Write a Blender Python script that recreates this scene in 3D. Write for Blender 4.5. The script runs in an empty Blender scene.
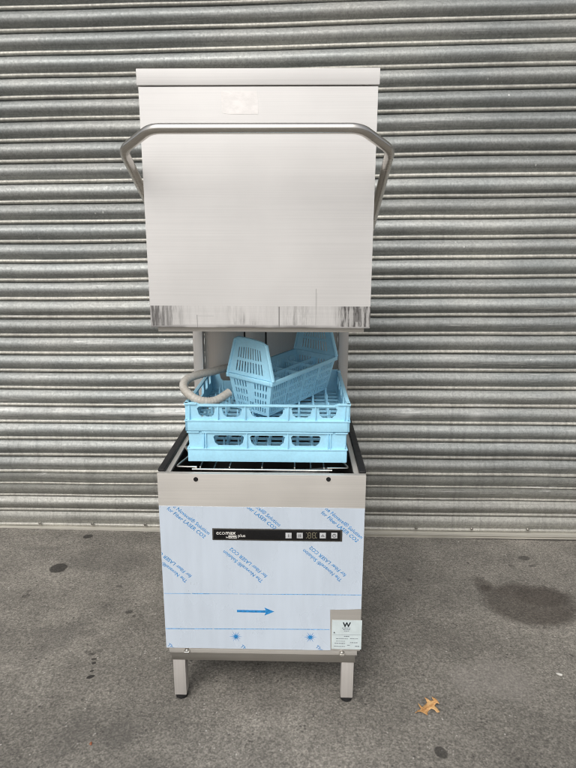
import bpy, bmesh, math, random
from mathutils import Vector, Matrix, noise
random.seed(7)
R = math.radians
scene = bpy.context.scene
col = scene.collection

# ---------------------------------------------------------------- camera
CAM_H, PITCH, ROLL, FPX = 1.489, R(13.5), R(-0.15), 577.0
cam_d = bpy.data.cameras.new('camera'); cam = bpy.data.objects.new('camera', cam_d); col.objects.link(cam)
cam_d.sensor_fit = 'HORIZONTAL'; cam_d.sensor_width = 36.0; cam_d.lens = 36.0*FPX/576.0
cam_d.clip_start = .05; cam_d.clip_end = 500
CM = Matrix.Translation((0, 0, CAM_H)) @ Matrix.Rotation(R(90)-PITCH, 4, 'X') @ Matrix.Rotation(-ROLL, 4, 'Z')
cam.matrix_world = CM
scene.camera = cam
scene.cycles.filter_width = 1.05

def ray(px, py):
    return (CM.to_3x3() @ Vector(((px-288)/FPX, -(py-384)/FPX, -1)))
def at(px, py, D):                 # world point on that sight line at ground distance D
    r = ray(px, py); k = D/r.y
    return Vector((0, 0, CAM_H)) + r*k
def on_ground(px, py):
    r = ray(px, py); k = -CAM_H/r.z
    return Vector((0, 0, CAM_H)) + r*k

# ---------------------------------------------------------------- world and sun (bright overcast)
SUN_EL, SUN_AZ = R(48), R(200)
w = bpy.data.worlds.new('World'); scene.world = w; w.use_nodes = True
nt = w.node_tree; nt.nodes.clear()
sky = nt.nodes.new('ShaderNodeTexSky'); sky.sky_type = 'NISHITA'; sky.sun_disc = False
sky.sun_elevation = SUN_EL; sky.sun_rotation = SUN_AZ; sky.air_density = 1.0; sky.dust_density = 6.0; sky.ozone_density = 1.0
hsv = nt.nodes.new('ShaderNodeHueSaturation'); hsv.inputs['Saturation'].default_value = .22
bg = nt.nodes.new('ShaderNodeBackground'); bg.inputs['Strength'].default_value = .13
wo = nt.nodes.new('ShaderNodeOutputWorld')
nt.links.new(sky.outputs[0], hsv.inputs['Color']); nt.links.new(hsv.outputs[0], bg.inputs['Color']); nt.links.new(bg.outputs[0], wo.inputs[0])
sd = bpy.data.lights.new('sun', 'SUN'); sd.energy = 1.0; sd.angle = R(40); sd.color = (1, .965, .92)
sun = bpy.data.objects.new('sun', sd); col.objects.link(sun)
sdir = Vector((math.sin(SUN_AZ)*math.cos(SUN_EL), math.cos(SUN_AZ)*math.cos(SUN_EL), math.sin(SUN_EL)))
sun.rotation_euler = sdir.to_track_quat('Z', 'Y').to_euler()
scene.view_settings.view_transform = 'Standard'; scene.view_settings.look = 'None'
scene.view_settings.exposure = 0.11; scene.view_settings.gamma = 1.0
scene.view_settings.use_curve_mapping = False

# ---------------------------------------------------------------- node helpers
class NT:
    def __init__(s, name):
        s.mat = bpy.data.materials.new(name); s.mat.use_nodes = True
        s.t = s.mat.node_tree; s.t.nodes.clear()
        s.out = s.t.nodes.new('ShaderNodeOutputMaterial')
        s.b = s.t.nodes.new('ShaderNodeBsdfPrincipled')
        s.t.links.new(s.b.outputs[0], s.out.inputs[0])
        s.tc = s.t.nodes.new('ShaderNodeTexCoord')
    def n(s, typ): return s.t.nodes.new(typ)
    def put(s, sock, v):
        if isinstance(v, bpy.types.NodeSocket): s.t.links.new(v, sock)
        elif isinstance(v, (tuple, list)) and len(v) == 3 and sock.type == 'RGBA': sock.default_value = (*v, 1)
        else: sock.default_value = v
    def m(s, op, a, b=0.0, c=0.0):
        q = s.n('ShaderNodeMath'); q.operation = op
        for i, v in enumerate((a, b, c)): s.put(q.inputs[i], v)
        return q.outputs[0]
    def ramp(s, v, a, b, lo=0.0, hi=1.0):
        q = s.n('ShaderNodeMapRange'); q.interpolation_type = 'SMOOTHSTEP'
        s.put(q.inputs['Value'], v)
        for k, x in (('From Min', a), ('From Max', b), ('To Min', lo), ('To Max', hi)): s.put(q.inputs[k], x)
        return q.outputs[0]
    def mix(s, f, a, b, mode='MIX'):
        q = s.n('ShaderNodeMix'); q.data_type = 'RGBA'; q.blend_type = mode
        s.put(q.inputs['Factor'], f); s.put(q.inputs[6], a); s.put(q.inputs[7], b)
        return q.outputs[2]
    def map(s, scale=(1, 1, 1), loc=(0, 0, 0), src='Object'):
        q = s.n('ShaderNodeMapping'); s.t.links.new(s.tc.outputs[src], q.inputs['Vector'])
        q.inputs['Scale'].default_value = scale; q.inputs['Location'].default_value = loc
        return q.outputs[0]
    def noise(s, vec, scale, detail=4, rough=.55, out='Fac'):
        q = s.n('ShaderNodeTexNoise'); s.t.links.new(vec, q.inputs['Vector'])
        q.inputs['Scale'].default_value = scale; q.inputs['Detail'].default_value = detail; q.inputs['Roughness'].default_value = rough
        return q.outputs[out]
    def voro(s, vec, scale, out='Color'):
        q = s.n('ShaderNodeTexVoronoi'); s.t.links.new(vec, q.inputs['Vector']); q.inputs['Scale'].default_value = scale
        return q.outputs[out]
    def xyz(s, vec=None):
        q = s.n('ShaderNodeSeparateXYZ'); s.t.links.new(vec or s.tc.outputs['Object'], q.inputs[0])
        return q.outputs
    def bump(s, h, strength=.2, dist=.01, normal=None):
        q = s.n('ShaderNodeBump'); s.put(q.inputs['Height'], h); q.inputs['Strength'].default_value = strength; q.inputs['Distance'].default_value = dist
        if normal is not None: s.t.links.new(normal, q.inputs['Normal'])
        return q.outputs[0]
    def set(s, **k):
        for a, v in k.items(): s.put(s.b.inputs[a.replace('_', ' ')], v)
        return s.mat

def simple(name, c, rough=.5, metal=0.0, var=.12, scale=30, bump=0.0):
    s = NT(name); v = s.noise(s.map(), scale)
    f = s.ramp(v, .3, .7, 1-var, 1+var)
    cc = s.mix(1.0, c, (1, 1, 1), 'MULTIPLY')
    q = s.n('ShaderNodeVectorMath'); q.operation = 'SCALE'; s.put(q.inputs[0], cc); s.put(q.inputs['Scale'], f)
    s.put(s.b.inputs['Base Color'], q.outputs[0])
    s.set(Roughness=s.ramp(v, .3, .7, rough*.85, min(1, rough*1.15)), Metallic=metal)
    if bump: s.set(Normal=s.bump(v, bump, .002))
    return s.mat

def scaled(s, c, f):
    q = s.n('ShaderNodeVectorMath'); q.operation = 'SCALE'
    s.put(q.inputs[0], c); s.put(q.inputs['Scale'], f)
    return q.outputs[0]

# ---------------------------------------------------------------- materials
def brushed(name, c=(.63, .605, .565), rough=.46, axis='X', var=.035, metal=.6):
    s = NT(name)
    sc = {'X': (2, 2, 420), 'Z': (420, 420, 2)}[axis]
    br = s.noise(s.map(sc), 1.0, 3)
    big = s.noise(s.map((1, 1, 1)), 3.0, 4)
    f = s.m('MULTIPLY', s.ramp(br, .3, .7, 1-var, 1+var), s.ramp(big, .3, .7, .95, 1.04))
    s.put(s.b.inputs['Base Color'], scaled(s, c, f))
    s.set(Metallic=metal, Roughness=s.m('ADD', s.ramp(br, .25, .75, rough-.03, rough+.03), s.ramp(big, .3, .7, -.02, .03)))
    s.set(Normal=s.bump(br, .08, .0004, s.bump(big, .04, .01)))
    return s
M = {}
M['steel'] = brushed('brushed_steel').mat
M['steel_frame'] = brushed('frame_steel', c=(.52, .50, .47), rough=.40, metal=1.0).mat
M['steel_back'] = brushed('splashback_steel', axis='Z', c=(.50, .465, .43), rough=.40, metal=.7).mat
M['steel_post'] = brushed('brushed_steel_upright', axis='Z', c=(.66, .63, .60), rough=.48).mat
M['steel_dark'] = brushed('steel_interior', c=(.12, .115, .11), rough=.34, axis='Z', metal=.9).mat  # tank steel darkened in its colour to stand for the shade inside
M['tube'] = brushed('satin_tube', c=(.66, .63, .59), rough=.24, metal=1.0).mat
M['wire'] = simple('steel_wire', (.62, .60, .56), .3, 1.0)
M['black_rubber'] = simple('black_rubber', (.012, .012, .013), .45, bump=.1)
M['hole'] = simple('black_hole', (.004, .004, .004), .9)
M['screw'] = simple('bright_screw', (.7, .69, .66), .22, 1.0)
M['print_blue'] = simple('blue_film_print', (.02, .21, .50), .5, var=.25, scale=200)
M['print_pale'] = simple('pale_blue_film_print', (.16, .36, .62), .5, var=.35, scale=200)
M['panel_black'] = simple('black_gloss_panel', (.006, .006, .007), .22)
M['bezel'] = simple('grey_bezel', (.10, .095, .085), .4, .6)
M['button'] = simple('grey_button', (.46, .47, .48), .45)
M['button_mark'] = simple('button_mark', (.12, .12, .13), .5)
M['white_ink'] = simple('white_ink', (.72, .70, .66), .5)
M['segment'] = simple('unlit_segment', (.20, .18, .12), .5, var=.3, scale=300)
M['sticker'] = simple('sticker_paper', (.56, .63, .64), .45, var=.06)
M['ink'] = simple('black_ink', (.02, .025, .03), .5)
M['ink_grey'] = simple('grey_ink', (.16, .18, .20), .5, var=.3, scale=400)

def hood_mat():
    s = brushed('hood_steel', c=(.665, .652, .638), rough=.60, metal=.13)
    base = s.b.inputs['Base Color'].links[0].from_socket
    rgh = s.b.inputs['Roughness'].links[0].from_socket
    X, Y, Z = s.xyz()
    band = s.m('MULTIPLY', s.ramp(Z, 1.322, 1.325, 1, 0), s.ramp(Z, 1.263, 1.268, .3, 1))
    streak = s.noise(s.map((85, 1, 9.0)), 1.0, 5, .7)
    patch = s.noise(s.map((9, 1, 6), (3.1, 0, 1.7)), 1.0, 2)
    d = s.m('MULTIPLY', s.ramp(streak, .34, .70), s.ramp(patch, .42, .66, .10, .72))
    def bar(x0, x1, z0, z1, k, e=.0008):
        a = s.m('MULTIPLY', s.ramp(X, x0-e, x0+e), s.ramp(X, x1-e, x1+e, 1, 0))
        b = s.m('MULTIPLY', s.ramp(Z, z0-e, z0+e), s.ramp(Z, z1-e, z1+e, 1, 0))
        return s.m('MULTIPLY', s.m('MULTIPLY', a, b), k)
    right = s.m('MULTIPLY', s.ramp(X, .20, .235), s.ramp(streak, .40, .58, .30, .98))
    left = s.m('MULTIPLY', s.ramp(X, -.30, -.17, 1, 0), s.ramp(streak, .40, .60, .22, .85))
    d = s.m('MAXIMUM', d, s.m('MAXIMUM', right, left))
    d = s.m('MULTIPLY', d, band)
    for a in ((.262, .286, 1.279, 1.319, .75, .003), (.157, .1585, 1.27, 1.372, .5), (.1605, .1615, 1.30, 1.36, .25), (.232, .285, 1.3195, 1.3215, .6),
              (-.178, -.1765, 1.262, 1.298, .8), (-.178, -.13, 1.2945, 1.296, .3), (.053, .056, 1.262, 1.322, .75),
              (-.285, -.22, 1.3195, 1.321, .2)):
        d = s.m('MAXIMUM', d, bar(*a))
    smear = s.m('MULTIPLY', s.ramp(Z, 1.262, 1.275, 1, 0), s.ramp(patch, .35, .6, .35, .8))
    d = s.m('MINIMUM', s.m('MAXIMUM', d, smear), .92)
    s.put(s.b.inputs['Base Color'], s.mix(d, base, (.045, .04, .038)))
    s.put(s.b.inputs['Metallic'], s.m('SUBTRACT', .13, s.m('MULTIPLY', d, .12)))
    s.put(s.b.inputs['Roughness'], s.m('ADD', rgh, s.m('MULTIPLY', d, .3)))
    return s.mat
M['hood'] = hood_mat()

def tape_mat():
    s = NT('old_clear_tape')
    v = s.noise(s.map((30, 1, 60)), 1.0, 3); w_ = s.noise(s.map(), 90, 2)
    s.set(Base_Color=scaled(s, (.80, .775, .755), s.ramp(v, .35, .65, .95, 1.06)), Metallic=.1, Roughness=s.ramp(w_, .3, .7, .4, .6), Normal=s.bump(v, .25, .002))
    return s.mat
M['tape'] = tape_mat()

def film_mat():
    s = NT('protective_film')
    a = s.noise(s.map((3, 1, 1.2)), 2.0, 4); b = s.noise(s.map((40, 1, 5)), 1.0, 3); c = s.noise(s.map(), 160, 2)
    f = s.m('MULTIPLY', s.ramp(a, .3, .7, .95, 1.03), s.ramp(b, .3, .7, .975, 1.02))
    s.set(Base_Color=scaled(s, (.605, .68, .77), f), Roughness=s.ramp(a, .3, .7, .22, .36), Metallic=.15,
          Normal=s.bump(b, .05, .002, s.bump(s.noise(s.map((2.2, 1, 1)), 2.4, 2), .22, .02)))
    return s.mat
M['film'] = film_mat()

def plastic_mat():
    s = NT('pale_blue_plastic')
    a = s.noise(s.map(), 9, 4); b = s.noise(s.map(), 120, 3)
    f = s.m('MULTIPLY', s.ramp(a, .3, .7, .93, 1.05), s.ramp(b, .3, .7, .97, 1.03))
    s.set(Base_Color=scaled(s, (.40, .745, .93), f), Roughness=s.ramp(b, .3, .7, .36, .5), Normal=s.bump(b, .08, .002),
          )
    tr = s.n('ShaderNodeBsdfTranslucent'); tr.inputs['Color'].default_value = (.45, .78, .95, 1)
    mx = s.n('ShaderNodeMixShader'); mx.inputs[0].default_value = .06
    s.t.links.new(s.b.outputs[0], mx.inputs[1]); s.t.links.new(tr.outputs[0], mx.inputs[2]); s.t.links.new(mx.outputs[0], s.out.inputs[0])
    return s.mat
M['plastic'] = plastic_mat()

def hose_mat():
    s = NT('grey_hose')
    a = s.noise(s.map(), 25, 4); b = s.noise(s.map(), 200, 3)
    s.set(Base_Color=scaled(s, s.mix(s.ramp(a, .4, .65), (.47, .45, .41), (.40, .375, .33)), s.ramp(b, .3, .7, .9, 1.08)), Roughness=.55, Normal=s.bump(b, .15, .002))
    return s.mat
M['hose'] = hose_mat()

def galv_mat(bead=False):
    s = NT('rubbed_slat_bead' if bead else 'galvanised_slat')
    sp = s.voro(s.map((1, 1, .8)), 150); spx = s.xyz(sp)
    fine = s.noise(s.map(), 350, 3, .7)
    vert = s.noise(s.map((55, 1, 1.2)), 1.0, 4, .6)
    big = s.noise(s.map((.9, 1, 2.2)), 1.6, 5, .6)
    X, Y, Z = s.xyz()
    slat = s.m('FLOOR', s.m('DIVIDE', s.m('SUBTRACT', Z, .0165), .0905))
    wn = s.n('ShaderNodeTexWhiteNoise'); wn.noise_dimensions = '1D'; s.put(wn.inputs['W'], slat)
    long_ = s.noise(s.map((1.3, 1, 60), (2, 0, 9)), 1.0, 4, .65)
    dirt = s.m('MULTIPLY', s.ramp(Z, .2, 1.1, 1, .35), s.ramp(vert, .45, .75))
    f = s.m('MULTIPLY', s.ramp(spx[0], 0, 1, .88, 1.11), s.ramp(fine, .3, .7, .90, 1.10))
    f = s.m('MULTIPLY', f, s.ramp(big, .3, .7, .86, 1.12))
    f = s.m('MULTIPLY', f, s.m('SUBTRACT', 1.0, s.m('MULTIPLY', dirt, .22)))
    f = s.m('MULTIPLY', f, s.m('MULTIPLY', s.ramp(wn.outputs[0], 0, 1, .86, 1.12), s.ramp(long_, .3, .7, .86, 1.14)))
    c = s.mix(s.ramp(big, .35, .7), (.278, .294, .288), (.315, .318, .302))
    if bead: c = s.mix(s.ramp(vert, .3, .7), (.46, .45, .405), (.39, .38, .34))
    c = s.mix(s.ramp(Z, .08, .6, .7, 0.0), c, (.35, .34, .305))
    # bright scuffs where things rubbed along the slats
    sc = s.noise(s.map((5, 1, 130), (.3, 0, 2.2)), 1.0, 4, .7)
    zone = s.noise(s.map((1.1, 1, 9), (1.3, 0, .4)), 1.0, 2)
    scuff = s.m('MULTIPLY', s.ramp(sc, .55, .66), s.ramp(zone, .50, .64))
    scuff = s.m('MINIMUM', 1.0, s.m('MAXIMUM', s.m('MULTIPLY', scuff, s.ramp(Z, .9, 1.6, 1, .35)), s.m('MULTIPLY', s.m('MULTIPLY', s.ramp(s.noise(s.map((4, 1, 60), (7, 0, 1)), 1.0, 5, .7), .44, .58), s.ramp(s.noise(s.map((2.2, 1, 1), (0, 0, 4)), 1.0, 3), .45, .6)), s.m('MULTIPLY', s.ramp(Z, .60, .66), s.ramp(Z, .735, .765, 1, 0)))))
    chip = s.m('MULTIPLY', s.ramp(s.voro(s.map((1, 1, .7)), 26, 'Distance'), .06, .12, 1, 0), s.ramp(s.noise(s.map((1, 1, 1), (2, 2, 5)), 5.5, 2), .60, .64))
    scuff = s.m('MAXIMUM', scuff, s.m('MULTIPLY', chip, .8))
    s.set(Base_Color=s.mix(scuff, scaled(s, c, f), (.62, .62, .60)), Metallic=.45,
          Roughness=s.m('ADD', s.ramp(spx[1], 0, 1, .46, .58), s.ramp(big, .3, .7, -.03, .06)),
          Normal=s.bump(fine, .10, .001, s.bump(big, .1, .02)))
    return s.mat
M['galv'] = galv_mat(); M['bead'] = galv_mat(True)
M['rail'] = brushed('galvanised_rail', c=(.60, .58, .52), rough=.5).mat

def asphalt_mat():
    s = NT('worn_concrete')
    O = s.map()
    big = s.noise(O, 1.1, 5, .6); mid = s.noise(O, 6, 5, .6); fine = s.noise(O, 130, 4, .7); grain = s.voro(O, 190)
    gx = s.xyz(grain)
    c = s.mix(s.ramp(big, .35, .65), (.156, .146, .128), (.196, .182, .159))
    f = s.m('MULTIPLY', s.m('MULTIPLY', s.ramp(mid, .25, .75, .82, 1.16), s.ramp(s.noise(s.map((1, 1, 1), (4, 1, 0)), 2.3, 6, .65), .3, .7, .84, 1.12)), s.ramp(fine, .3, .7, .76, 1.26))
    f = s.m('MULTIPLY', f, s.m('MULTIPLY', s.ramp(gx[0], 0, 1, .76, 1.26), s.ramp(s.noise(O, 62, 3, .75), .32, .68, .80, 1.20)))
    speck = s.ramp(s.voro(O, 62, 'Distance'), .10, .24, 1, 0)
    rare = s.ramp(s.noise(O, 23, 2), .58, .64)
    c = s.mix(s.m('MULTIPLY', speck, rare), scaled(s, c, f), (.42, .40, .37))
    dspeck = s.m('MULTIPLY', s.ramp(s.voro(s.map((1, 1, 1), (5, 2, 0)), 44, 'Distance'), .10, .28, 1, 0), s.ramp(s.noise(O, 9, 2), .54, .62))
    c = s.mix(s.m('MULTIPLY', dspeck, .7), c, (.035, .033, .03))
    warp = s.noise(O, 26, 6, .75, 'Color'); wx = s.xyz(warp)
    PX, PY, PZ = s.xyz()
    def ell(p0, p1, rpy, rot=0.0, edge=.25, wob=1.0, ):
        cx, cy = p0.x, p0.y
        rx = p1
        dx = s.m('ADD', s.m('SUBTRACT', PX, cx), s.m('MULTIPLY', s.m('SUBTRACT', wx[0], .5), wob*rx*.7))
        dy = s.m('ADD', s.m('SUBTRACT', PY, cy), s.m('MULTIPLY', s.m('SUBTRACT', wx[1], .5), wob*rx*.7))
        cr, sr = math.cos(rot), math.sin(rot)
        u = s.m('ADD', s.m('MULTIPLY', dx, cr/rx), s.m('MULTIPLY', dy, sr/rx))
        v = s.m('ADD', s.m('MULTIPLY', dx, -sr/rpy), s.m('MULTIPLY', dy, cr/rpy))
        r2 = s.m('ADD', s.m('MULTIPLY', u, u), s.m('MULTIPLY', v, v))
        return s.ramp(r2, 1-edge, 1+edge, 1, 0)
    G = on_ground
    # damp patch
    wet = ell(G(530, 604), .192, .150, -.10, .34, .55)
    core = s.m('MAXIMUM', ell(G(540, 597), .135, .085, -.1, .6, .9), ell(G(486, 588), .03, .03, 0, .6, 1))
    wet = s.m('MAXIMUM', wet, s.m('MULTIPLY', ell(G(489, 591), .045, .11, .2, .5, 1), .8))
    wetv = s.m('MULTIPLY', wet, s.ramp(mid, .3, .7, .58, .78))
    wetv = s.m('MAXIMUM', wetv, s.m('MULTIPLY', core, .82))
    # light worn patches
    pale = s.m('MAXIMUM', ell(G(503, 680), .10, .10, .3, .9, 1.5), ell(G(468, 680), .06, .07, 0, .9, 1.5))
    c = s.mix(s.m('MULTIPLY', pale, .30), c, (.27, .25, .23))
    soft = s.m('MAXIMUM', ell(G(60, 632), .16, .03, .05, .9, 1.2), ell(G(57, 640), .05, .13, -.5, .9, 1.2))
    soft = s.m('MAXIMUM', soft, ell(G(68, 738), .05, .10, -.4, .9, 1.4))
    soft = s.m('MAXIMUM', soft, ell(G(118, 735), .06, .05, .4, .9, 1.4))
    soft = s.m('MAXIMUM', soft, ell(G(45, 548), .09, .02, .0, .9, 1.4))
    soft = s.m('MAXIMUM', soft, ell(G(110, 560), .20, .10, .0, .9, 1.4))  # soft shade behind the machine's left side, painted into the ground colour
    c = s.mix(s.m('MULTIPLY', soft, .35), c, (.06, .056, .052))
    oil = None
    for (px, py, rx, ry, rot, k) in ((58.5, 568, .040, .040, .3, .85), (88, 536.5, .026, .022, .2, .85), (441, 752.5, .019, .022, .4, .75),
                                     (119, 586, .012, .010, 0, .5), (105, 607, .013, .010, 0, .4), (129, 612, .016, .012, .3, .7), (134, 616, .008, .008, 0, .6),
                                     (90.5, 677, .015, .008, .5, .95), (92, 671, .007, .006, .5, .8), (94, 663, .008, .007, .5, .9), (94, 659, .010, .007, .2, .8),
                                     (92, 654, .014, .008, .2, .6), (98, 651, .018, .010, .2, .4), (88, 652, .012, .008, .2, .5),
                                     (524, 558, .030, .022, .1, .6), (532, 566, .020, .010, .1, .5), (511, 566, .012, .012, .1, .5), (468, 563, .006, .010, .1, .6), (410, 580, .012, .010, 0, .55),
                                     (26, 596, .018, .012, .6, .45), (29, 591, .012, .01, .6, .4)):
        e = s.m('MULTIPLY', ell(G(px, py), rx, ry, rot, .3, .9), k)
        oil = e if oil is None else s.m('MAXIMUM', oil, e)
    c = s.mix(wetv, c, scaled(s, (.046, .037, .030), f))
    c = s.mix(oil, c, scaled(s, (.020, .018, .016), s.ramp(fine, .3, .7, .7, 1.3)))
    h = s.m('ADD', fine, s.m('MULTIPLY', gx[1], .6))
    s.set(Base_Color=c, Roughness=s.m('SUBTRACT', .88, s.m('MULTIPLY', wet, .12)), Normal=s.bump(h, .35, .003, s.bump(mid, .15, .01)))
    return s.mat
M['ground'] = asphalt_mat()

def leaf_mat():
    s = NT('dry_leaf')
    a = s.noise(s.map(), 60, 4); b = s.noise(s.map(), 260, 3)
    s.set(Base_Color=scaled(s, s.mix(s.ramp(a, .35, .65), (.52, .27, .10), (.64, .40, .18)), s.ramp(b, .3, .7, .8, 1.15)), Roughness=.55, Normal=s.bump(b, .2, .002))
    return s.mat
M['leaf'] = leaf_mat()

# ---------------------------------------------------------------- mesh builder
class MB:
    def __init__(s): s.bm = bmesh.new()
    def add(s, t, Mx=None):
        if Mx is not None: bmesh.ops.transform(t, matrix=Mx, verts=t.verts)
        me = bpy.data.meshes.new('tmp'); t.to_mesh(me); t.free(); s.bm.from_mesh(me); bpy.data.meshes.remove(me)
    def box(s, x0, x1, y0, y1, z0, z1, bev=0.0, Mx=None, seg=2):
        t = bmesh.new(); bmesh.ops.create_cube(t, size=1)
        for v in t.verts: v.co = ((x0+x1)/2+v.co.x*(x1-x0), (y0+y1)/2+v.co.y*(y1-y0), (z0+z1)/2+v.co.z*(z1-z0))
        if bev: bmesh.ops.bevel(t, geom=t.edges[:], offset=bev, segments=seg, profile=.6, affect='EDGES')
        s.add(t, Mx); return s
    def cyl(s, c, axis, r0, r1, h, n=24, bev=0.0):
        t = bmesh.new(); bmesh.ops.create_cone(t, cap_ends=True, segments=n, radius1=r0, radius2=r1, depth=h)
        if bev: bmesh.ops.bevel(t, geom=[e for e in t.edges if len(e.link_faces) == 2 and any(len(f.verts) > 4 for f in e.link_faces)], offset=bev, segments=2, affect='EDGES')
        s.add(t, Matrix.Translation(c) @ Vector(axis).to_track_quat('Z', 'Y').to_matrix().to_4x4()); return s
    def tube(s, pts, r, n=14, caps=True, rfun=None):
        pts = [Vector(p) for p in pts]; t = bmesh.new(); rings = []
        up = None
        for i, p in enumerate(pts):
            d = (pts[min(i+1, len(pts)-1)]-pts[max(i-1, 0)]).normalized()
            if up is None: up = d.orthogonal().normalized()
            else: up = (up - d*up.dot(d)).normalized()
            sd_ = d.cross(up); rr = rfun(i) if rfun else r
            rings.append([t.verts.new(p+(up*math.cos(2*math.pi*k/n)+sd_*math.sin(2*math.pi*k/n))*rr) for k in range(n)])
        for a, b in zip(rings, rings[1:]):
            for k in range(n): t.faces.new((a[k], a[(k+1) % n], b[(k+1) % n], b[k]))
        if caps: t.faces.new(rings[0][::-1]); t.faces.new(rings[-1])
        s.add(t); return s
    def plate(s, outer, holes, org, ex, ey, thick):
        """flat plate with real holes: loops are 2-D in the frame (org, ex, ey), extruded by thick along ex x ey"""
        t = bmesh.new(); ed = []
        for lp in [outer]+list(holes):
            vs = [t.verts.new((x, y, 0)) for x, y in lp]
            ed += [t.edges.new((vs[i], vs[(i+1) % len(vs)])) for i in range(len(vs))]
        bmesh.ops.triangle_fill(t, use_beauty=True, edges=ed, normal=(0, 0, 1))
        bmesh.ops.recalc_face_normals(t, faces=t.faces[:])
        fs = t.faces[:]
        if fs and fs[0].normal.z > 0: bmesh.ops.reverse_faces(t, faces=fs)
        r = bmesh.ops.extrude_face_region(t, geom=fs)
        bmesh.ops.translate(t, vec=(0, 0, thick), verts=[v for v in r['geom'] if isinstance(v, bmesh.types.BMVert)])
        bmesh.ops.recalc_face_normals(t, faces=t.faces[:])
        ex = Vector(ex).normalized(); ez = ex.cross(Vector(ey)).normalized(); ey = ez.cross(ex)
        Mx = Matrix.Translation(org) @ Matrix((ex, ey, ez)).transposed().to_4x4()
        s.add(t, Mx); return s
    def quadplate(s, bl, br, tr, tl, holes_st, thick, outer_st=None):
        bl, br, tr, tl = map(Vector, (bl, br, tr, tl))
        ex = (br-bl).normalized(); ez = ex.cross(tl-bl).normalized(); ey = ez.cross(ex)
        def f(q):
            a, b = q; p = (bl*(1-a)+br*a)*(1-b)+(tl*(1-a)+tr*a)*b-bl
            return (p.dot(ex), p.dot(ey))
        out = [f(q) for q in (outer_st or ((0, 0), (1, 0), (1, 1), (0, 1)))]
        return s.plate(out, [[f(q) for q in h] for h in holes_st], bl, ex, ey, thick)
    def text(s, body, size, Mx, depth=.0002, bold=0.0, align='LEFT', clip=None, shear=0.0):
        cu = bpy.data.curves.new('t', 'FONT'); cu.body = body; cu.size = size; cu.extrude = depth; cu.offset = bold; cu.align_x = align; cu.shear = shear
        cu.resolution_u = 3
        ob = bpy.data.objects.new('t', cu); col.objects.link(ob)
        bpy.context.view_layer.update()
        me = bpy.data.meshes.new_from_object(ob.evaluated_get(bpy.context.evaluated_depsgraph_get()))
        t = bmesh.new(); t.from_mesh(me)
        bpy.data.objects.remove(ob); bpy.data.curves.remove(cu); bpy.data.meshes.remove(me)
        bmesh.ops.transform(t, matrix=Mx, verts=t.verts)
        if clip:
            for co, no in clip:
                bmesh.ops.bisect_plane(t, geom=t.verts[:]+t.edges[:]+t.faces[:], plane_co=co, plane_no=no, clear_outer=True)
        s.add(t); return s
    def build(s, name, mat, parent=None, smooth=35):
        me = bpy.data.meshes.new(name); s.bm.to_mesh(me); s.bm.free()
        if isinstance(mat, str): mat = M[mat]
        me.materials.append(mat)
        if smooth:
            me.polygons.foreach_set('use_smooth', [True]*len(me.polygons)); me.set_sharp_from_angle(angle=R(smooth))
        o = bpy.data.objects.new(name, me); col.objects.link(o)
        if parent: o.parent = parent
        return o

def tag(o, label, cat, group=None):
    o['label'] = label; o['category'] = cat
    if group: o['group'] = group
    return o
def empty(name, loc, rz=0.0):
    o = bpy.data.objects.new(name, None); col.objects.link(o); o.location = loc; o.rotation_euler = (0, 0, rz); o.empty_display_size = .1
    return o
def catmull(pts, n=8):
    P = [Vector(p) for p in pts]; P = [P[0]*2-P[1]]+P+[P[-1]*2-P[-2]]; out = []
    for i in range(1, len(P)-2):
        for k in range(n):
            t = k/n; a, b, c, d = P[i-1:i+3]
            out.append(.5*((2*b)+(c-a)*t+(2*a-5*b+4*c-d)*t*t+(3*b-a-3*c+d)*t**3))
    out.append(P[-2]); return out
def fillet(pts, r, n=7):
    P = [Vector(p) for p in pts]; out = [P[0]]
    for a, b, c in zip(P, P[1:], P[2:]):
        d1, d2 = (a-b).normalized(), (c-b).normalized()
        ang = d1.angle(d2); L = min(r/math.tan(ang/2), (a-b).length*.48, (c-b).length*.48)
        p, q = b+d1*L, b+d2*L
        for k in range(n+1):
            t = k/n; out.append(p*(1-t)**2+b*2*t*(1-t)+q*t*t)
    out.append(P[-1]); return out

# ---------------------------------------------------------------- ground
g = MB(); t = bmesh.new()
bmesh.ops.create_grid(t, x_segments=2, y_segments=2, size=120); g.add(t)
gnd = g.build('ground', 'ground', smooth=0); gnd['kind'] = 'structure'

# ---------------------------------------------------------------- roller shutter
SH_D, SH_YAW = 2.805, R(-2.55)
sh = empty('roller_shutter', (0, SH_D, -.010), SH_YAW); sh.rotation_euler = (0, R(-.65), SH_YAW)
tag(sh, 'weathered galvanised steel roller shutter closed down to the concrete behind the machine', 'roller shutter')
HW = 4.2
def slat_profile(z0, z1, bulge, base, lean=0.0):
    """points (y, z) bottom to top; y negative is toward the viewer"""
    h = z1-z0; P = []
    bead = .205
    P += [(base+.007, z0+.001), (base+.004, z0+h*.03)]
    for k in range(7):                                     # rolled interlock bead
        a = -1.15+k*(2.5/6)
        P.append((base+.0005-math.cos(a)*.0075, z0+h*(.03+bead/2)+math.sin(a)*h*bead*.46))
    P.append((base+.003, z0+h*(.035+bead)))
    z2 = z0+h*(.045+bead); hh = z1-z2
    for k in range(15):                                    # curved face
        u = k/14
        yy = base+.003-bulge*math.sin(math.pi*(u**.96))**.9 - lean*u
        P.append((yy, z2+hh*u*.99))
    return P
zs = [.030, .118, .205, .272, .338, .430, .522, .614]
while zs[-1] < 4.1: zs.append(zs[-1]+.0905)
curtain = MB(); prof = []
for i in range(len(zs)-1):
    b, base, lean = .0215, 0.0, .001
    if i == 2: b, base, lean = .009, .002, .034
    if i == 3: b, base, lean = .009, .003, .033
    if i == 0: b = .012
    prof += slat_profile(zs[i], zs[i+1], b, base, lean)
NX = 120; bm = curtain.bm; rows = []
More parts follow.
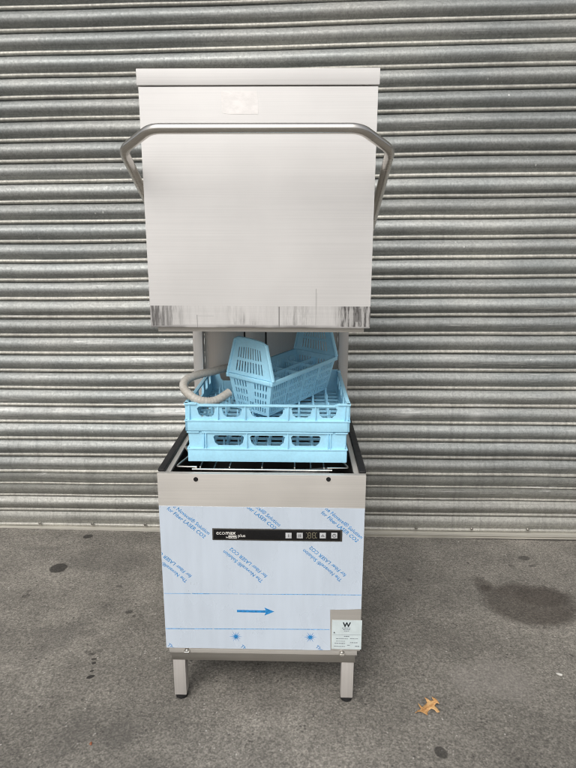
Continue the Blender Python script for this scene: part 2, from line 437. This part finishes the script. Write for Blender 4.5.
for k in range(NX+1):
    x = -HW+2*HW*k/NX; row = []
    for (yy, zz) in prof:
        sag = .006*noise.noise(Vector((x*.55, zz*.9, 3.1)))+.0025*noise.noise(Vector((x*2.2, zz*3.5, 7.7)))
        dep = .010*noise.noise(Vector((x*.8, zz*1.1, 11.3)))+(.003*noise.noise(Vector((x*3.1, zz*6, 1.3))) if zz < .75 else 0)
        row.append(bm.verts.new((x, yy+dep*min(1, zz/.25), zz+sag*min(1, zz/.2))))
    rows.append(row)
for a, b in zip(rows, rows[1:]):
    for j in range(len(prof)-1): bm.faces.new((a[j], b[j], b[j+1], a[j+1]))
bmesh.ops.recalc_face_normals(bm, faces=bm.faces[:])
cu = curtain.build('curtain', 'galv', sh, smooth=50)
cu.data.materials.append(M['bead'])
npf = len(prof)-1; per = len(slat_profile(0, 1, .01, 0))
for k, f in enumerate(cu.data.polygons):
    if 2 <= (k % npf) % per <= 7: f.material_index = 1
rail = MB(); t = bmesh.new(); rr = []
RP = [(.012, .003), (-.020, .003), (-.021, .009), (-.012, .0125), (-.012, .0165), (-.022, .018), (-.022, .030), (-.010, .033), (.012, .033)]
for k in range(NX*2+1):
    x = -HW+2*HW*k/(NX*2)
    dent = .006*math.exp(-((x+1.17)/.045)**2)
    rr.append([t.verts.new((x, y_+.001*noise.noise(Vector((x*6, 0, 0))), z_+(dent if z_ < .02 else dent*.3)-.0+.0015*noise.noise(Vector((x*3, 5, z_*20))))) for y_, z_ in RP])
for a, b in zip(rr, rr[1:]):
    for j in range(len(RP)-1): t.faces.new((a[j], b[j], b[j+1], a[j+1]))
bmesh.ops.recalc_face_normals(t, faces=t.faces[:]); rail.add(t)
rail.build('bottom_rail', 'rail', sh, smooth=40)
for k in range(-14, 15):
    x = .10+k*.287
    q = MB(); q.cyl((x, -.0175, .056), (0, -1, 0), .009, .007, .007, 8, .001)
    q.build('bolt', 'screw', sh)

# ---------------------------------------------------------------- dishwasher
MX, MY, MYAW = -.0800, 1.626, R(-1.2)
dw = empty('dishwasher', (MX, MY, 0), MYAW)
tag(dw, 'stainless steel pass-through dishwasher with raised hood and blue printed film on its front', 'dishwasher')
DM = Matrix.Translation((MX, MY, 0)) @ Matrix.Rotation(MYAW, 4, 'Z'); DMI = DM.inverted()
def panel(px, py, yl=0.0):          # pixel -> local point on the machine's plane y = yl
    o = DMI @ Vector((0, 0, CAM_H)); d = DMI.to_3x3() @ ray(px, py)
    return o+d*((yl-o.y)/d.y)
W2 = .316; ZB, ZT = .209, .818; DEP = .625

fp = MB(); fp.box(-W2, W2, 0, .018, ZB, ZT, .0022)
fpo = fp.build('front_panel', 'steel', dw)
for px in (195.8, 328.5):
    c = panel(px, 479.3); q = MB(); q.cyl((c.x, -.0008, c.z), (0, -1, 0), .0072, .0066, .0022, 20)
    q.build('plug_hole', 'hole', fpo)
for sx in (-1, 1):
    q = MB(); q.box(min(sx*W2, sx*(W2-.014)), max(sx*W2, sx*(W2-.014)), .0185, DEP, ZB, ZT-.003, .001); q.build('side_panel', 'steel', dw)
q = MB(); q.box(-W2+.0145, W2-.0145, DEP-.014, DEP, ZB, ZT-.004, .001); q.build('rear_panel', 'steel', dw)
# tank
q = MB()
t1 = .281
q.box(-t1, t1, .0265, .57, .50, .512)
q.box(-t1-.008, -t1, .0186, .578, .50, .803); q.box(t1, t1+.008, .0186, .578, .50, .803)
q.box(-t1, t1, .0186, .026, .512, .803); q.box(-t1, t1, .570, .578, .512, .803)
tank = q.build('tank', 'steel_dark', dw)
q = MB()
for sx in (-1, 1):
    a, b = sx*(t1+.0005), sx*.2975
    q.box(min(a, b), max(a, b), .02, .60, .8035, .812, .001)
q.box(-t1, t1, .570, .608, .8035, .8115, .001)
q.build('tank_rim', 'steel', tank)
for sx in (-1, 1):
    q = MB(); a, b = sx*.298, sx*.3185
    q.box(min(a, b), max(a, b), .0215, .618, .8155, .824, .003); q.build('seal_strip', 'black_rubber', dw)
# wire track that carries the racks
q = MB()
for sx in (-1, 1):
    pts = [(sx*.20, .036, .826), (sx*.245, .044, .8235), (sx*.2635, .052, .8215), (sx*.258, .066, .826), (sx*.238, .115, .834), (sx*.246, .14, .838), (sx*.262, .175, .840), (sx*.252, .20, .8335), (sx*.24, .26, .8335), (sx*.24, .555, .8335)]
    q.tube(catmull(pts, 6), .0030, 8)
    q.tube([(sx*.15, .04, .8155), (sx*.15, .55, .8155)], .0028, 8)
q.tube([(-.215, .0335, .8195), (.215, .0335, .8195)], .0030, 8)
q.tube([(-.255, .555, .8275), (.255, .555, .8275)], .0030, 8)
for x in (-.19, -.10, 0, .10, .19): q.tube([(x, .036, .8255), (x, .555, .8255)], .0024, 8)
q.build('wire_track', 'wire', dw)
# rear uprights and splashback
for x0, x1 in ((-.300, -.262), (.262, .300)):
    q = MB(); q.box(x0, x1, .572, .612, .826, 1.86, .003); q.build('upright', 'steel_post', dw)
q = MB()
for x0, x1 in ((-.245, -.105), (-.099, -.022), (-.016, .245)): q.box(x0, x1, .600, .604, .824, 1.86, .001)
q.box(-.26, .26, .6045, .6085, .824, 1.86)
sb = q.build('splashback', 'steel_back', dw)
q = MB(); q.box(-.104, -.100, .5985, .603, .826, 1.30); q.box(-.021, -.017, .5985, .603, .826, 1.30); q.build('seam', 'hole', sb)
# spray arm inside the tank
q = MB(); q.cyl((0, .30, .60), (0, 0, 1), .03, .022, .17, 20); q.tube([(-.22, .25, .69), (.22, .35, .69)], .014, 12); q.build('wash_arm', 'steel', dw)

# hood
HB, HT = 1.262, 1.930; H2 = .3105
hood = MB()
hood.box(-H2, H2, 0, .012, HB, 1.888, .002)
hood.build_side = None
ho = hood.build('hood', 'hood', dw)
q = MB()
for sx in (-1, 1):
    a, b = sx*H2, sx*(H2-.010)
    q.box(min(a, b), max(a, b), .0125, DEP, HB, 1.9265, .001)
q.box(-H2+.0105, H2-.0105, DEP-.01, DEP, HB, 1.9265)
q.box(-H2+.0105, H2-.0105, .0125, DEP-.0105, 1.918, 1.9265)
q.build('hood_shell', 'steel', ho)
q = MB(); q.box(-H2-.003, H2+.003, -.003, .012, 1.8905, HT, .002); q.build('hood_cap', 'hood', ho)
q = MB(); q.box(-.294, .296, .016, .030, HB-.014, HB+.03, .0015); q.build('inner_lip', 'steel', ho)
a, b = panel(221, 91, -.001), panel(258.5, 114, -.001)
q = MB()
TP = [(a.x, a.z), (b.x-.004, a.z), (b.x, b.z+.018), (b.x-.001, b.z), (a.x+.02, b.z), (a.x+.001, b.z+.003)]
q.plate([(x, z) for x, z in reversed(TP)], [], (0, -.0001, 0), (1, 0, 0), (0, 0, 1), .0003)
q.build('tape_remnant', 'tape', ho)
# lever handle: arms pivot on the hood's sides and rise forward to a bar in front of it
dz_dy = -.5
xa = .337
def arm(y): return 1.683+dz_dy*y
cor = -.079; bar = -.152
path = [(-xa+.002, .34, arm(.34)), (-xa, cor, arm(cor)), (-.246, bar, arm(bar)), (.254, bar, arm(bar)), (xa, cor, arm(cor)), (xa-.002, .34, arm(.34))]
q = MB(); q.tube(fillet(path, .060, 12), .0125, 18)
hd = q.build('lever_handle', 'tube', ho)
for sx in (-1, 1):
    q = MB(); q.cyl((sx*(H2+.012), .34, arm(.34)), (sx, 0, 0), .026, .026, .023, 24, .003); q.build('pivot', 'tube', hd)

# base frame, legs
q = MB(); q.box(-.307, .307, .003, .050, .190, ZB-.0006, .0015); q.build('frame_lip', 'steel', dw)
q = MB(); q.box(-.302, .302, .008, .030, .158, .1895, .0015); q.box(-.302, .302, .58, .61, .158, .208, .0015)
for sx in (-1, 1):
    a, b = sx*.302, sx*.275; q.box(min(a, b), max(a, b), .031, .579, .16, .208, .0015)
q.build('base_frame', 'steel_frame', dw)
for px in (187, 342):
    c = panel(px, 653.5); q = MB(); q.cyl((c.x, -.001, .198), (0, -1, 0), .0105, .0085, .009, 20, .002)
    q.box(c.x-.0075, c.x+.0075, -.0062, -.0052, .1973, .1987); q.build('screw', 'screw', dw)
for x0 in (-.299, .258):
    for y0 in (.011, .560):
        q = MB(); q.box(x0, x0+.041, y0, y0+.041, .018, .157, .003); lg = q.build('leg', 'steel_post', dw)
        q = MB(); q.cyl((x0+.0205, y0+.0205, .009), (0, 0, 1), .0205, .019, .0176, 24, .003); q.build('rubber_foot', 'black_rubber', lg)

# protective film with its print
F0, F1 = panel(158.6, 505.7), panel(366, 649.6)
fz1, fz0 = F0.z, ZB+.002
notch = panel(330.5, 609.5)
fx0, fx1 = -W2+.001, W2-.001
q = MB()
out = [(fx0, fz0), (notch.x+.003, fz0), (notch.x-.001, notch.z), (notch.x+.05, notch.z+.0015), (fx1, notch.z+.004), (fx1, fz1-.001), (.1, fz1), (-.1, fz1-.001), (fx0, fz1)]
q.plate(out, [], (0, -.0004, 0), (1, 0, 0), (0, 0, 1), .0008)
film = q.build('protective_film', 'film', dw, smooth=0)
FY = -.0012
clip = [(Vector((fx0+.001, 0, 0)), Vector((-1, 0, 0))), (Vector((fx1-.001, 0, 0)), Vector((1, 0, 0))),
        (Vector((0, 0, fz0+.001)), Vector((0, 0, -1))), (Vector((0, 0, fz1-.002)), Vector((0, 0, 1)))]
def flat(px, py, rot, y=FY):
    c = panel(px, py, 0)
    return Matrix.Translation((c.x, y, c.z)) @ Matrix.Rotation(rot, 4, 'Y') @ Matrix.Rotation(R(90), 4, 'X')
A = R(41); UP = A+math.pi
SZ = .0168
def ink_text(*a, **k):
    q = MB(); q.text(*a, **k); q.build('printed_lettering', 'print_blue', film, smooth=0)
L1, L2 = 'The Novacel\u00ae Solution', 'for Fiber LASER CO\u2082'
# rows read downhill, then upside down, in turn; each is cut off by the film's edge
for (px, py) in ((208.5, 534.8), (279, 526.5), (361, 539)):
    ink_text(L1, SZ, flat(px, py, A), bold=.0001, align='RIGHT', clip=clip, shear=.1)
    ink_text(L2.replace('\u2082', '2'), SZ, flat(px-4.6, py+3.4, A), bold=.0001, align='RIGHT', clip=clip, shear=.1)
for (px, py) in ((263.5, 580.5), (188, 580.5), (342.5, 579.5)):
    ink_text(L1, SZ, flat(px, py, UP), bold=.0001, clip=clip, shear=.1)
    ink_text(L2.replace('\u2082', '2'), SZ, flat(px+4.2, py-5.0, UP), bold=.0001, clip=clip, shear=.1)
for (px, py) in ((167, 645), (240, 646.5), (315, 647)):
    ink_text(L1, SZ, flat(px, py, R(36)), bold=.0001, clip=clip, shear=.1)
for (ya, yb) in ((593.2, 594.6), (628.4, 629.2)):
    za, zb = panel(170, ya).z, panel(350, yb).z
    q = MB(); x = fx0+.002
    xe = fx1-.002 if ya < 600 else notch.x-.002
    while x < xe-.004:
        L = min(random.uniform(.05, .16), xe-x); th = random.uniform(.0008, .0018)
        k0 = (x-fx0)/(fx1-fx0); k1 = (x+L-fx0)/(fx1-fx0); z0, z1 = za+(zb-za)*k0, za+(zb-za)*k1
        q.plate([(x, z0-th), (x+L, z1-th), (x+L, z1+th), (x, z0+th)], [], (0, FY+.0002, 0), (1, 0, 0), (0, 0, 1), .0003)
        x += L+(random.choice((.0005, .0005, .004)))
    q.build('printed_line', 'print_pale', film, smooth=0)
a, b = panel(237, 610.6), panel(274.2, 611.6)
ax, az = a.x, (a.z+b.z)/2; bx = b.x; hw = .0042
q = MB(); q.plate([(ax, az-hw), (bx-.027, az-hw), (bx-.031, az-.0145), (bx, az), (bx-.031, az+.0145), (bx-.027, az+hw), (ax, az+hw)], [], (0, FY, 0), (1, 0, 0), (0, 0, 1), .0003)
q.build('printed_arrow', 'print_blue', film, smooth=0)
for px, py in ((236, 636.3), (310.3, 637)):
    c = panel(px, py); q = MB()
    q.plate([(c.x+.0058*math.cos(k*math.pi/8), c.z+.0058*math.sin(k*math.pi/8)) for k in range(16)], [], (0, FY, 0), (1, 0, 0), (0, 0, 1), .0003)
    for k in range(12):
        an = 2*math.pi*k/12; d = Vector((math.cos(an), math.sin(an))); n_ = Vector((-d.y, d.x)); r1 = .0165 if k % 2 else .021
        q.plate([(c.x+d.x*.0050-n_.x*.0013, c.z+d.y*.0050-n_.y*.0013), (c.x+d.x*r1, c.z+d.y*r1), (c.x+d.x*.0050+n_.x*.0013, c.z+d.y*.0050+n_.y*.0013)], [], (0, FY, 0), (1, 0, 0), (0, 0, 1), .0003)
    q.build('printed_star', 'print_blue', film, smooth=0)

# control panel
a, b = panel(212.3, 527.9), panel(342, 541.2)
cz0, cz1 = min(a.z, b.z), max(a.z, b.z)
q = MB(); q.box(a.x, b.x, -.0032, -.0014, cz0, cz1, .0012); cp = q.build('control_panel', 'bezel', dw)
q = MB(); q.box(a.x+.004, b.x-.006, -.0042, -.0030, cz0+.004, cz1-.003, .0006); q.build('fascia', 'panel_black', cp)
def place(px, py, y=-.0045): return flat(px, py, 0, y)
q = MB()
q.text('eco', .0190, place(216.3, 533.8), align='LEFT')
q.text('max', .0185, place(225.6, 533.8), bold=.0003, align='LEFT')
q.text('by', .0075, place(226.0, 537.2), align='LEFT')
q.text('plus', .0150, place(238.0, 536.3), align='LEFT')
c0, c1 = panel(228.6, 534.8), panel(236.8, 537.8)
q.plate([(c0.x, c1.z), (c1.x, c1.z), (c1.x, c0.z), (c0.x, c0.z)], [], (0, -.0044, 0), (1, 0, 0), (0, 0, 1), .0002)
q.build('panel_lettering', 'white_ink', cp, smooth=0)
q = MB(); q.text('HOBART', .0066, place(229.2, 537.1, -.0049), bold=.0002, align='LEFT'); q.build('maker_lettering', 'ink', cp, smooth=0)
for i, px in enumerate((288.6, 299.8, 322.7, 334.2)):
    c = panel(px, 534.9); q = MB(); h = .0094
    q.box(c.x-h, c.x+h, -.0052, -.0040, c.z-h, c.z+h, .0006); bt = q.build('button', 'button', cp)
    q = MB()
    if i == 0: q.box(c.x-.0012, c.x+.0012, -.0056, -.0051, c.z-.005, c.z+.005)
    if i == 1: q.box(c.x-.0034, c.x-.0012, -.0056, -.0051, c.z-.005, c.z+.005); q.box(c.x+.0012, c.x+.0034, -.0056, -.0051, c.z-.005, c.z+.005)
    if i == 2: q.plate([(c.x-.006, c.z-.003), (c.x+.006, c.z-.003), (c.x, c.z+.005)], [[(c.x-.002, c.z-.0015), (c.x+.002, c.z-.0015), (c.x, c.z+.0015)]], (0, -.0053, 0), (1, 0, 0), (0, 0, 1), .0003)
    if i == 3:
        ring = lambda r: [(c.x+r*math.cos(k*math.pi/10), c.z+r*math.sin(k*math.pi/10)) for k in range(20)]
        q.plate(ring(.0062), [ring(.0042)], (0, -.0053, 0), (1, 0, 0), (0, 0, 1), .0003); q.box(c.x-.0009, c.x+.0009, -.0057, -.0051, c.z, c.z+.006)
    q.build('button_symbol', 'button_mark', bt, smooth=0)
q = MB()
for px in (309.3, 313.9):
    c = panel(px, 534.8); w_, h_ = .0042, .0095
    for x in (-w_, w_):
        for z in (-h_/2, h_/2): q.box(c.x+x-.0010, c.x+x+.0010, -.0046, -.0041, c.z+z-.0036, c.z+z+.0036)
    for z in (-h_, 0, h_): q.box(c.x-.0028, c.x+.0028, -.0046, -.0041, c.z+z-.0009, c.z+z+.0009)
for px in (306.4, 316.4):
    for py in (532.2, 537.2):
        c = panel(px, py); q.box(c.x-.0012, c.x+.0012, -.0046, -.0041, c.z-.0012, c.z+.0012)
q.build('digit_display', 'segment', cp, smooth=0)

# rating sticker on the bare corner
a, b = panel(332, 620), panel(361, 649.3)
q = MB(); q.box(a.x, b.x, -.0008, .0006, b.z, a.z, 0); stk = q.build('approval_sticker', 'sticker', dw)
SY = -.0010
q = MB()
q.text('W', .023, flat(346.7, 626.7, 0, SY), bold=.0009, align='CENTER')
q.build('sticker_mark', 'ink', stk, smooth=0)
q = MB(); c = panel(334.3, 632.5); q.plate([(c.x-.003, c.z-.002), (c.x+.003, c.z-.002), (c.x, c.z+.004)], [], (0, SY+.0002, 0), (1, 0, 0), (0, 0, 1), .0003)
q.build('sticker_mark', 'ink', stk, smooth=0)
q = MB()
def fake(px0, px1, py, th=.0009):
    x = panel(px0, py).x; xe = panel(px1, py).x; z = panel((px0+px1)/2, py).z
    while x < xe:
        L = random.uniform(.003, .008); q.plate([(x, z-th), (min(x+L, xe), z-th), (min(x+L, xe), z+th), (x, z+th)], [], (0, SY+.0002, 0), (1, 0, 0), (0, 0, 1), .0003); x += L+.0012
for a_ in ((342, 350.5, 627.9), (343, 350, 629.4), (344, 349, 630.8), (344, 349.5, 636.2, .0014), (336, 348, 638.6), (350, 358, 638.6), (336, 345, 641), (350, 357.5, 642.5, .0012), (334.5, 345, 643.2, .0012), (347, 350, 645), (334, 345, 646.2, .0011), (355, 359, 646.2, .0014)): fake(*a_)
c0, c1 = panel(332.5, 634.4), panel(360.5, 634.4); q.plate([(c0.x, c0.z-.0003), (c1.x, c0.z-.0003), (c1.x, c0.z+.0003), (c0.x, c0.z+.0003)], [], (0, SY+.0002, 0), (1, 0, 0), (0, 0, 1), .0003)
q.build('sticker_print', 'ink_grey', stk, smooth=0)

# ---------------------------------------------------------------- dish racks
def rrect(s0, s1, t0, t1, slant=.0, c=.25, asp=.25):
    """rounded trapezoid in (s,t): wider at the top"""
    w = s1-s0; h = t1-t0; k = slant*w; cs = min(h*c*asp, w*.3); ct = h*c
    return [(s0+k+cs, t0), (s1-k-cs, t0), (s1-k*.8, t0+ct), (s1-.0, t1-ct*.6), (s1-cs*.7, t1), (s0+cs*.7, t1), (s0, t1-ct*.6), (s0+k*.8, t0+ct)]
def make_rack(name, label, loc, w2, d, h, fronts, t0, t1, band, slant, notch=0.0):
    o = empty(name, loc, MYAW); tag(o, label, 'dish rack', 'pale blue dish racks stacked on the dishwasher')
    th = .006; q = MB(); hs = [rrect(a, b, t0, t1, slant, asp=h/(2*w2)) for a, b in fronts]
    ot = [(0, 0), (1, 0), (1, 1), (.93, 1), (.905, 1-notch), (.095, 1-notch), (.07, 1), (0, 1)] if notch else None
    ins = .004
    fl, fr, br, bl = (-w2+ins, ins, 0), (w2-ins, ins, 0), (w2-ins, d-ins, 0), (-w2+ins, d-ins, 0)
    TFL, TFR, TBR, TBL = (-w2, 0, h), (w2, 0, h), (w2, d, h), (-w2, d, h)
    q.quadplate(fl, fr, TFR, TFL, hs, -th, ot)
    q.quadplate(br, bl, TBL, TBR, hs, -th, ot)
    q.quadplate(bl, fl, TFL, TBL, hs, -th, ot); q.quadplate(fr, br, TBR, TFR, hs, -th, ot)
    # proud lower band, ribs and rims on the four sides
    for k in range(4):
        Rz = Matrix.Translation((0, d/2, 0)) @ Matrix.Rotation(k*math.pi/2, 4, 'Z'); dd = d/2
        q.box(-w2-.002, w2+.002, -dd-.0025, -dd+.006, .0015, h*band, .0018, Rz)
        q.box(-w2-.003, w2+.003, -dd-.0045, -dd+.004, h*band-.005, h*band-.0005, .001, Rz)
        zt = h*(1-notch)
        q.box(-w2*.83, w2*.83, -dd-.0045, -dd+.0075, zt-.0045, zt+.0012, .001, Rz)
        for sx in (-1, 1):
            q.box(min(sx*w2*.86, sx*(w2+.003)), max(sx*w2*.86, sx*(w2+.003)), -dd-.004, -dd+.0075, h-.0045, h+.0012, .001, Rz)
        ribs = [(fronts[i][1]+fronts[i+1][0])/2 for i in range(len(fronts)-1)]+[fronts[0][0]-.045, fronts[-1][1]+.045, fronts[0][0]-.06, fronts[-1][1]+.06]
        for s_ in ribs:
            x = -w2+2*w2*s_
            if abs(x) < w2-.006: q.box(x-.0014, x+.0014, -dd-.0042, -dd+.003, h*band-.002, zt-.002, .0005, Rz)
    body = q.build('rack_walls', 'plastic', o, smooth=30)
    q = MB(); n = 10; p = 2*(w2-.008)/n; holes = []
    for i in range(n):
        for j in range(n):
            x0, y0 = -w2+.008+i*p+.0045, .008+j*((d-.016)/n)+.0045
            holes.append([(x0, y0), (x0+p-.009, y0), (x0+p-.009, y0+(d-.016)/n-.009), (x0, y0+(d-.016)/n-.009)])
    q.plate([(-w2+.0055, .0055), (w2-.0055, .0055), (w2-.0055, d-.0055), (-w2+.0055, d-.0055)], holes, (0, 0, .006), (1, 0, 0), (0, 1, 0), .007)
    for i in range(1, n):
        for j in range(1, n, 2):
            x, y = -w2+.008+i*p, .008+j*((d-.016)/n)
            q.cyl((x, y, .008+h*.26), (0, 0, 1), .0052, .0022, h*.52, 6)
    q.build('rack_floor', 'plastic', o, smooth=30)
    return o
RX = .0165
lo = DM @ Vector((RX-.001, .052, .8372))
up = DM @ Vector((RX, .048, .9372))
make_rack('dish_rack', 'lower pale blue plastic dish rack with three front slots resting on the wire track', lo, .2415, .485, .0985,
          ((.157, .353), (.39, .613), (.651, .84)), .53, .875, .46, .06)
make_rack('dish_rack', 'upper pale blue plastic dish rack with five front slots holding the cutlery basket', up, .2475, .494, .089,
          ((.069, .178), (.221, .344), (.389, .607), (.649, .774), (.815, .928)), .50, .87, .42, .09, .055)

# ---------------------------------------------------------------- cutlery basket
BL, BW, BH = .395, .185, .118
u = Vector((.574, .819, .058)).normalized(); v0 = Vector((-.819, .574, .06)); wv = u.cross(v0).normalized(); v = wv.cross(u)
C1 = Vector((-.048, 1.706, 1.080))
org = C1+u*BL/2+v*BW/2-wv*BH
bk = bpy.data.objects.new('cutlery_basket', None); col.objects.link(bk); bk.empty_display_size = .1
bk.matrix_world = Matrix.Translation(org) @ Matrix((u, v, wv)).transposed().to_4x4()
tag(bk, 'pale blue slotted cutlery basket with tall end plates tilted inside the upper rack', 'cutlery basket')
l, w_, lb, wb = BL/2-.006, BW/2-.006, BL/2-.02, BW/2-.028
q = MB(); th = .0035
def slots(n, rows, s0, s1, gap=.56, skip=()):
    out = []; p = (s1-s0)/n
    for i in range(n):
        if i in skip: continue
        for (a, b) in rows: out.append([(s0+p*(i+gap/2), a), (s0+p*(i+1-gap/2), a), (s0+p*(i+1-gap/2), b), (s0+p*(i+gap/2), b)])
    return out
rows4 = ((.06, .20), (.27, .41), (.48, .62), (.69, .86))
endr = slots(5, rows4, .08, .42)+slots(5, rows4, .58, .92)+[[(.46, .0301), (.55, .0301), (.55, .30), (.46, .30)]]
longr = []
for c in range(4):
    longr += slots(7, rows4, .03+c*.245, .03+c*.245+.205)
for c in range(3): longr.append([(.262+c*.245-.008, .05), (.262+c*.245+.010, .05), (.262+c*.245+.010, .46), (.262+c*.245-.008, .46)])
B = [(-lb, -wb, 0), (lb, -wb, 0), (lb, wb, 0), (-lb, wb, 0)]; T = [(-l, -w_, BH), (l, -w_, BH), (l, w_, BH), (-l, w_, BH)]
q.quadplate(B[0], B[1], T[1], T[0], longr, -th); q.quadplate(B[2], B[3], T[3], T[2], longr, -th)
q.quadplate(B[3], B[0], T[0], T[3], endr, -th); q.quadplate(B[1], B[2], T[2], T[1], endr, -th)
q.plate([(-lb, -wb), (lb, -wb), (lb, wb), (-lb, wb)], [], (0, 0, -.002), (1, 0, 0), (0, 1, 0), .004)
q.build('basket_body', 'plastic', bk, smooth=0)
q = MB()
for sy in (-1, 1): q.box(-BL/2, BL/2, min(sy*BW/2, sy*(BW/2-.009)), max(sy*BW/2, sy*(BW/2-.009)), BH-.012, BH+.002, .002)
for sx in (-1, 1): q.box(min(sx*BL/2, sx*(BL/2-.009)), max(sx*BL/2, sx*(BL/2-.009)), -BW/2+.0091, BW/2-.0091, BH-.011, BH+.0015, .002)
q.build('basket_rim', 'plastic', bk)
q = MB()
q.quadplate((-lb-.004, 0, .004), (lb+.004, 0, .004), (l-.004, 0, BH-.014), (-l+.004, 0, BH-.014), slots(28, ((.1, .45), (.55, .9)), .03, .97), .0028)
for c in (-.5, 0, .5):
    x = c*l*1.0
    q.quadplate((x, -wb-.002, .004), (x, wb+.002, .004), (x, w_-.004, BH-.016), (x, -w_+.004, BH-.016), slots(6, ((.1, .45), (.55, .9)), .05, .45)+slots(6, ((.1, .45), (.55, .9)), .55, .95), .0028)
q.build('divider', 'plastic', bk, smooth=0)
EP = .118
for sx in (-1, 1):
    q = MB(); x = sx*(BL/2-.007); xt = sx*(BL/2-.012)
    zb, zt = BH+.0025, BH+EP
    bl, br, tr, tl = Vector((x, BW/2-.002, zb)), Vector((x, -BW/2+.002, zb)), Vector((xt, -.058, zt)), Vector((xt, .062, zt))
    outl = [(0, 0), (1, 0), (1.0, .94), (.9, .985), (.5, 1.03), (.12, 1.03), (.0, .98)]
    hl = []
    for i in range(10):
        s0 = .17+i*.066
        top = .80-.0008*(i-4.5)**2*2
        hl.append([(s0, .48), (s0+.030, .48), (s0+.030, top), (s0, top)])
        hl.append([(s0, .10), (s0+.030, .10), (s0+.030, .40), (s0, .40)])
    q.quadplate(bl, br, tr, tl, hl, -.003 if sx < 0 else -.003, outl)
    # rolled edge round the plate
    def P(a, b): return (bl*(1-a)+br*a)*(1-b)+(tl*(1-a)+tr*a)*b
    for (a, b) in zip([(0, 0), (0, .96), (.12, 1.03), (.5, 1.03), (.9, .985)], [(0, .96), (.12, 1.03), (.5, 1.03), (.9, .985), (1, .93)]):
        q.tube([P(*a), P(*b)], .0045, 8)
    q.tube([P(1, .95), P(1, 0)], .0065, 8)
    q.build('end_plate', 'plastic', bk, smooth=40)

# ---------------------------------------------------------------- drain hose
hp = [(236, 366, 1.93), (224, 368.5, 1.88), (212, 371.5, 1.83), (199, 374.5, 1.79), (187.5, 379, 1.755), (183.5, 386, 1.725), (188, 393.5, 1.70), (197, 399.5, 1.692), (208, 401.5, 1.70), (218, 399.5, 1.72), (229, 392.5, 1.755)]
pts = catmull([at(*p) for p in hp], 12)
h0 = pts[0].copy()
q = MB()
q.tube([p-h0 for p in pts], .0155, 18, True, lambda i: .0130+.0006*math.sin(i*1.9))
hs = q.build('drain_hose', 'hose', smooth=60); hs.location = h0
tag(hs, 'grey plastic drain hose looped over the left edge of the upper rack', 'hose')

# ---------------------------------------------------------------- leaf and scraps on the ground
LP = [(165, 218), (200, 200), (212, 185), (190, 158), (172, 138), (200, 150), (228, 170), (262, 142), (250, 112), (232, 88), (258, 103), (284, 128), (315, 126), (308, 108), (302, 86), (325, 98), (346, 112), (362, 134), (378, 156), (355, 150), (338, 152), (316, 168),
      (330, 180), (350, 194), (384, 222), (372, 234), (352, 234), (334, 218), (316, 200), (290, 186), (270, 202), (264, 222), (266, 258), (250, 248), (238, 236), (215, 224), (190, 226), (170, 240)]
lc = on_ground(428.5, 708)
q = MB(); t = bmesh.new(); L2d = []
for x, y in LP: L2d.append(on_ground(400+x/9.6, 690+y/9.6)-lc)
vs = [t.verts.new((p.x, p.y, 0)) for p in L2d]
ed = [t.edges.new((vs[i], vs[(i+1) % len(vs)])) for i in range(len(vs))]
bmesh.ops.triangle_fill(t, use_beauty=True, edges=ed, normal=(0, 0, 1))
bmesh.ops.subdivide_edges(t, edges=t.edges[:], cuts=2, use_grid_fill=True)
for vv in t.verts:
    vv.co *= 1.0+.55*max(0, 1-vv.co.length/.036)
    r_ = vv.co.length
    vv.co.z = .004+.006*(r_/.035)**2*(.6+.8*noise.noise(Vector((vv.co.x*30, vv.co.y*30, 2))))+.003*math.sin(vv.co.x*90)
    vv.co.z = max(vv.co.z, .0012)
q.add(t)
a, b = L2d[0], L2d[len(L2d)//2-2]
q.tube([Vector((a.x*1.18, a.y*1.18, .003)), Vector((a.x*.6, a.y*.6, .0065)), Vector((0, 0, .0065)), Vector((b.x*.8, b.y*.8, .010))], .0009, 6)
lf = q.build('fallen_leaf', 'leaf', smooth=60); lf.location = lc
md = lf.modifiers.new('thickness', 'SOLIDIFY'); md.thickness = .0006
tag(lf, 'curled orange brown oak leaf lying on the concrete right of the machine', 'leaf')
M['scrap'] = simple('pale_scrap', (.55, .54, .50), .6)
M['scrap_brown'] = simple('brown_scrap', (.28, .10, .05), .7)
M['twig'] = simple('dry_twig', (.34, .31, .26), .8)
def scrap(name, px, py, r, mat, label, cat, sq=(1, .5, .35), rot=0):
    q = MB(); t = bmesh.new(); bmesh.ops.create_icosphere(t, subdivisions=2, radius=r)
    for vv in t.verts:
        vv.co *= 1+.5*noise.noise(vv.co*(1.7/r)); vv.co = Vector((vv.co.x*sq[0], vv.co.y*sq[1], vv.co.z*sq[2]))
    lo_ = min(vv.co.z for vv in t.verts)
    for vv in t.verts: vv.co.z -= lo_+.0005
    q.add(t); o = q.build(name, mat, smooth=30); p = on_ground(px, py); o.location = p; o.rotation_euler = (0, 0, rot)
    tag(o, label, cat)
scrap('paper_scrap', 559.5, 675, .012, 'scrap', 'tiny pale paper scrap on the concrete below the damp patch', 'litter', (1, .35, .3), -.5)
scrap('leaf_fragment', 91, 744, .006, 'scrap_brown', 'tiny reddish brown leaf fragment on the concrete at lower left', 'litter', (.7, 1, .4), .2)
q = MB(); p0 = on_ground(381, 573)
tw = catmull([on_ground(x, y)-p0+Vector((0, 0, .002)) for x, y in ((372, 567), (378, 570), (383, 575), (388, 582))], 6)
q.tube(tw, .0013, 6); o = q.build('twig', 'twig'); o.location = p0
tag(o, 'thin pale bent twig on the concrete just right of the machine', 'twig')
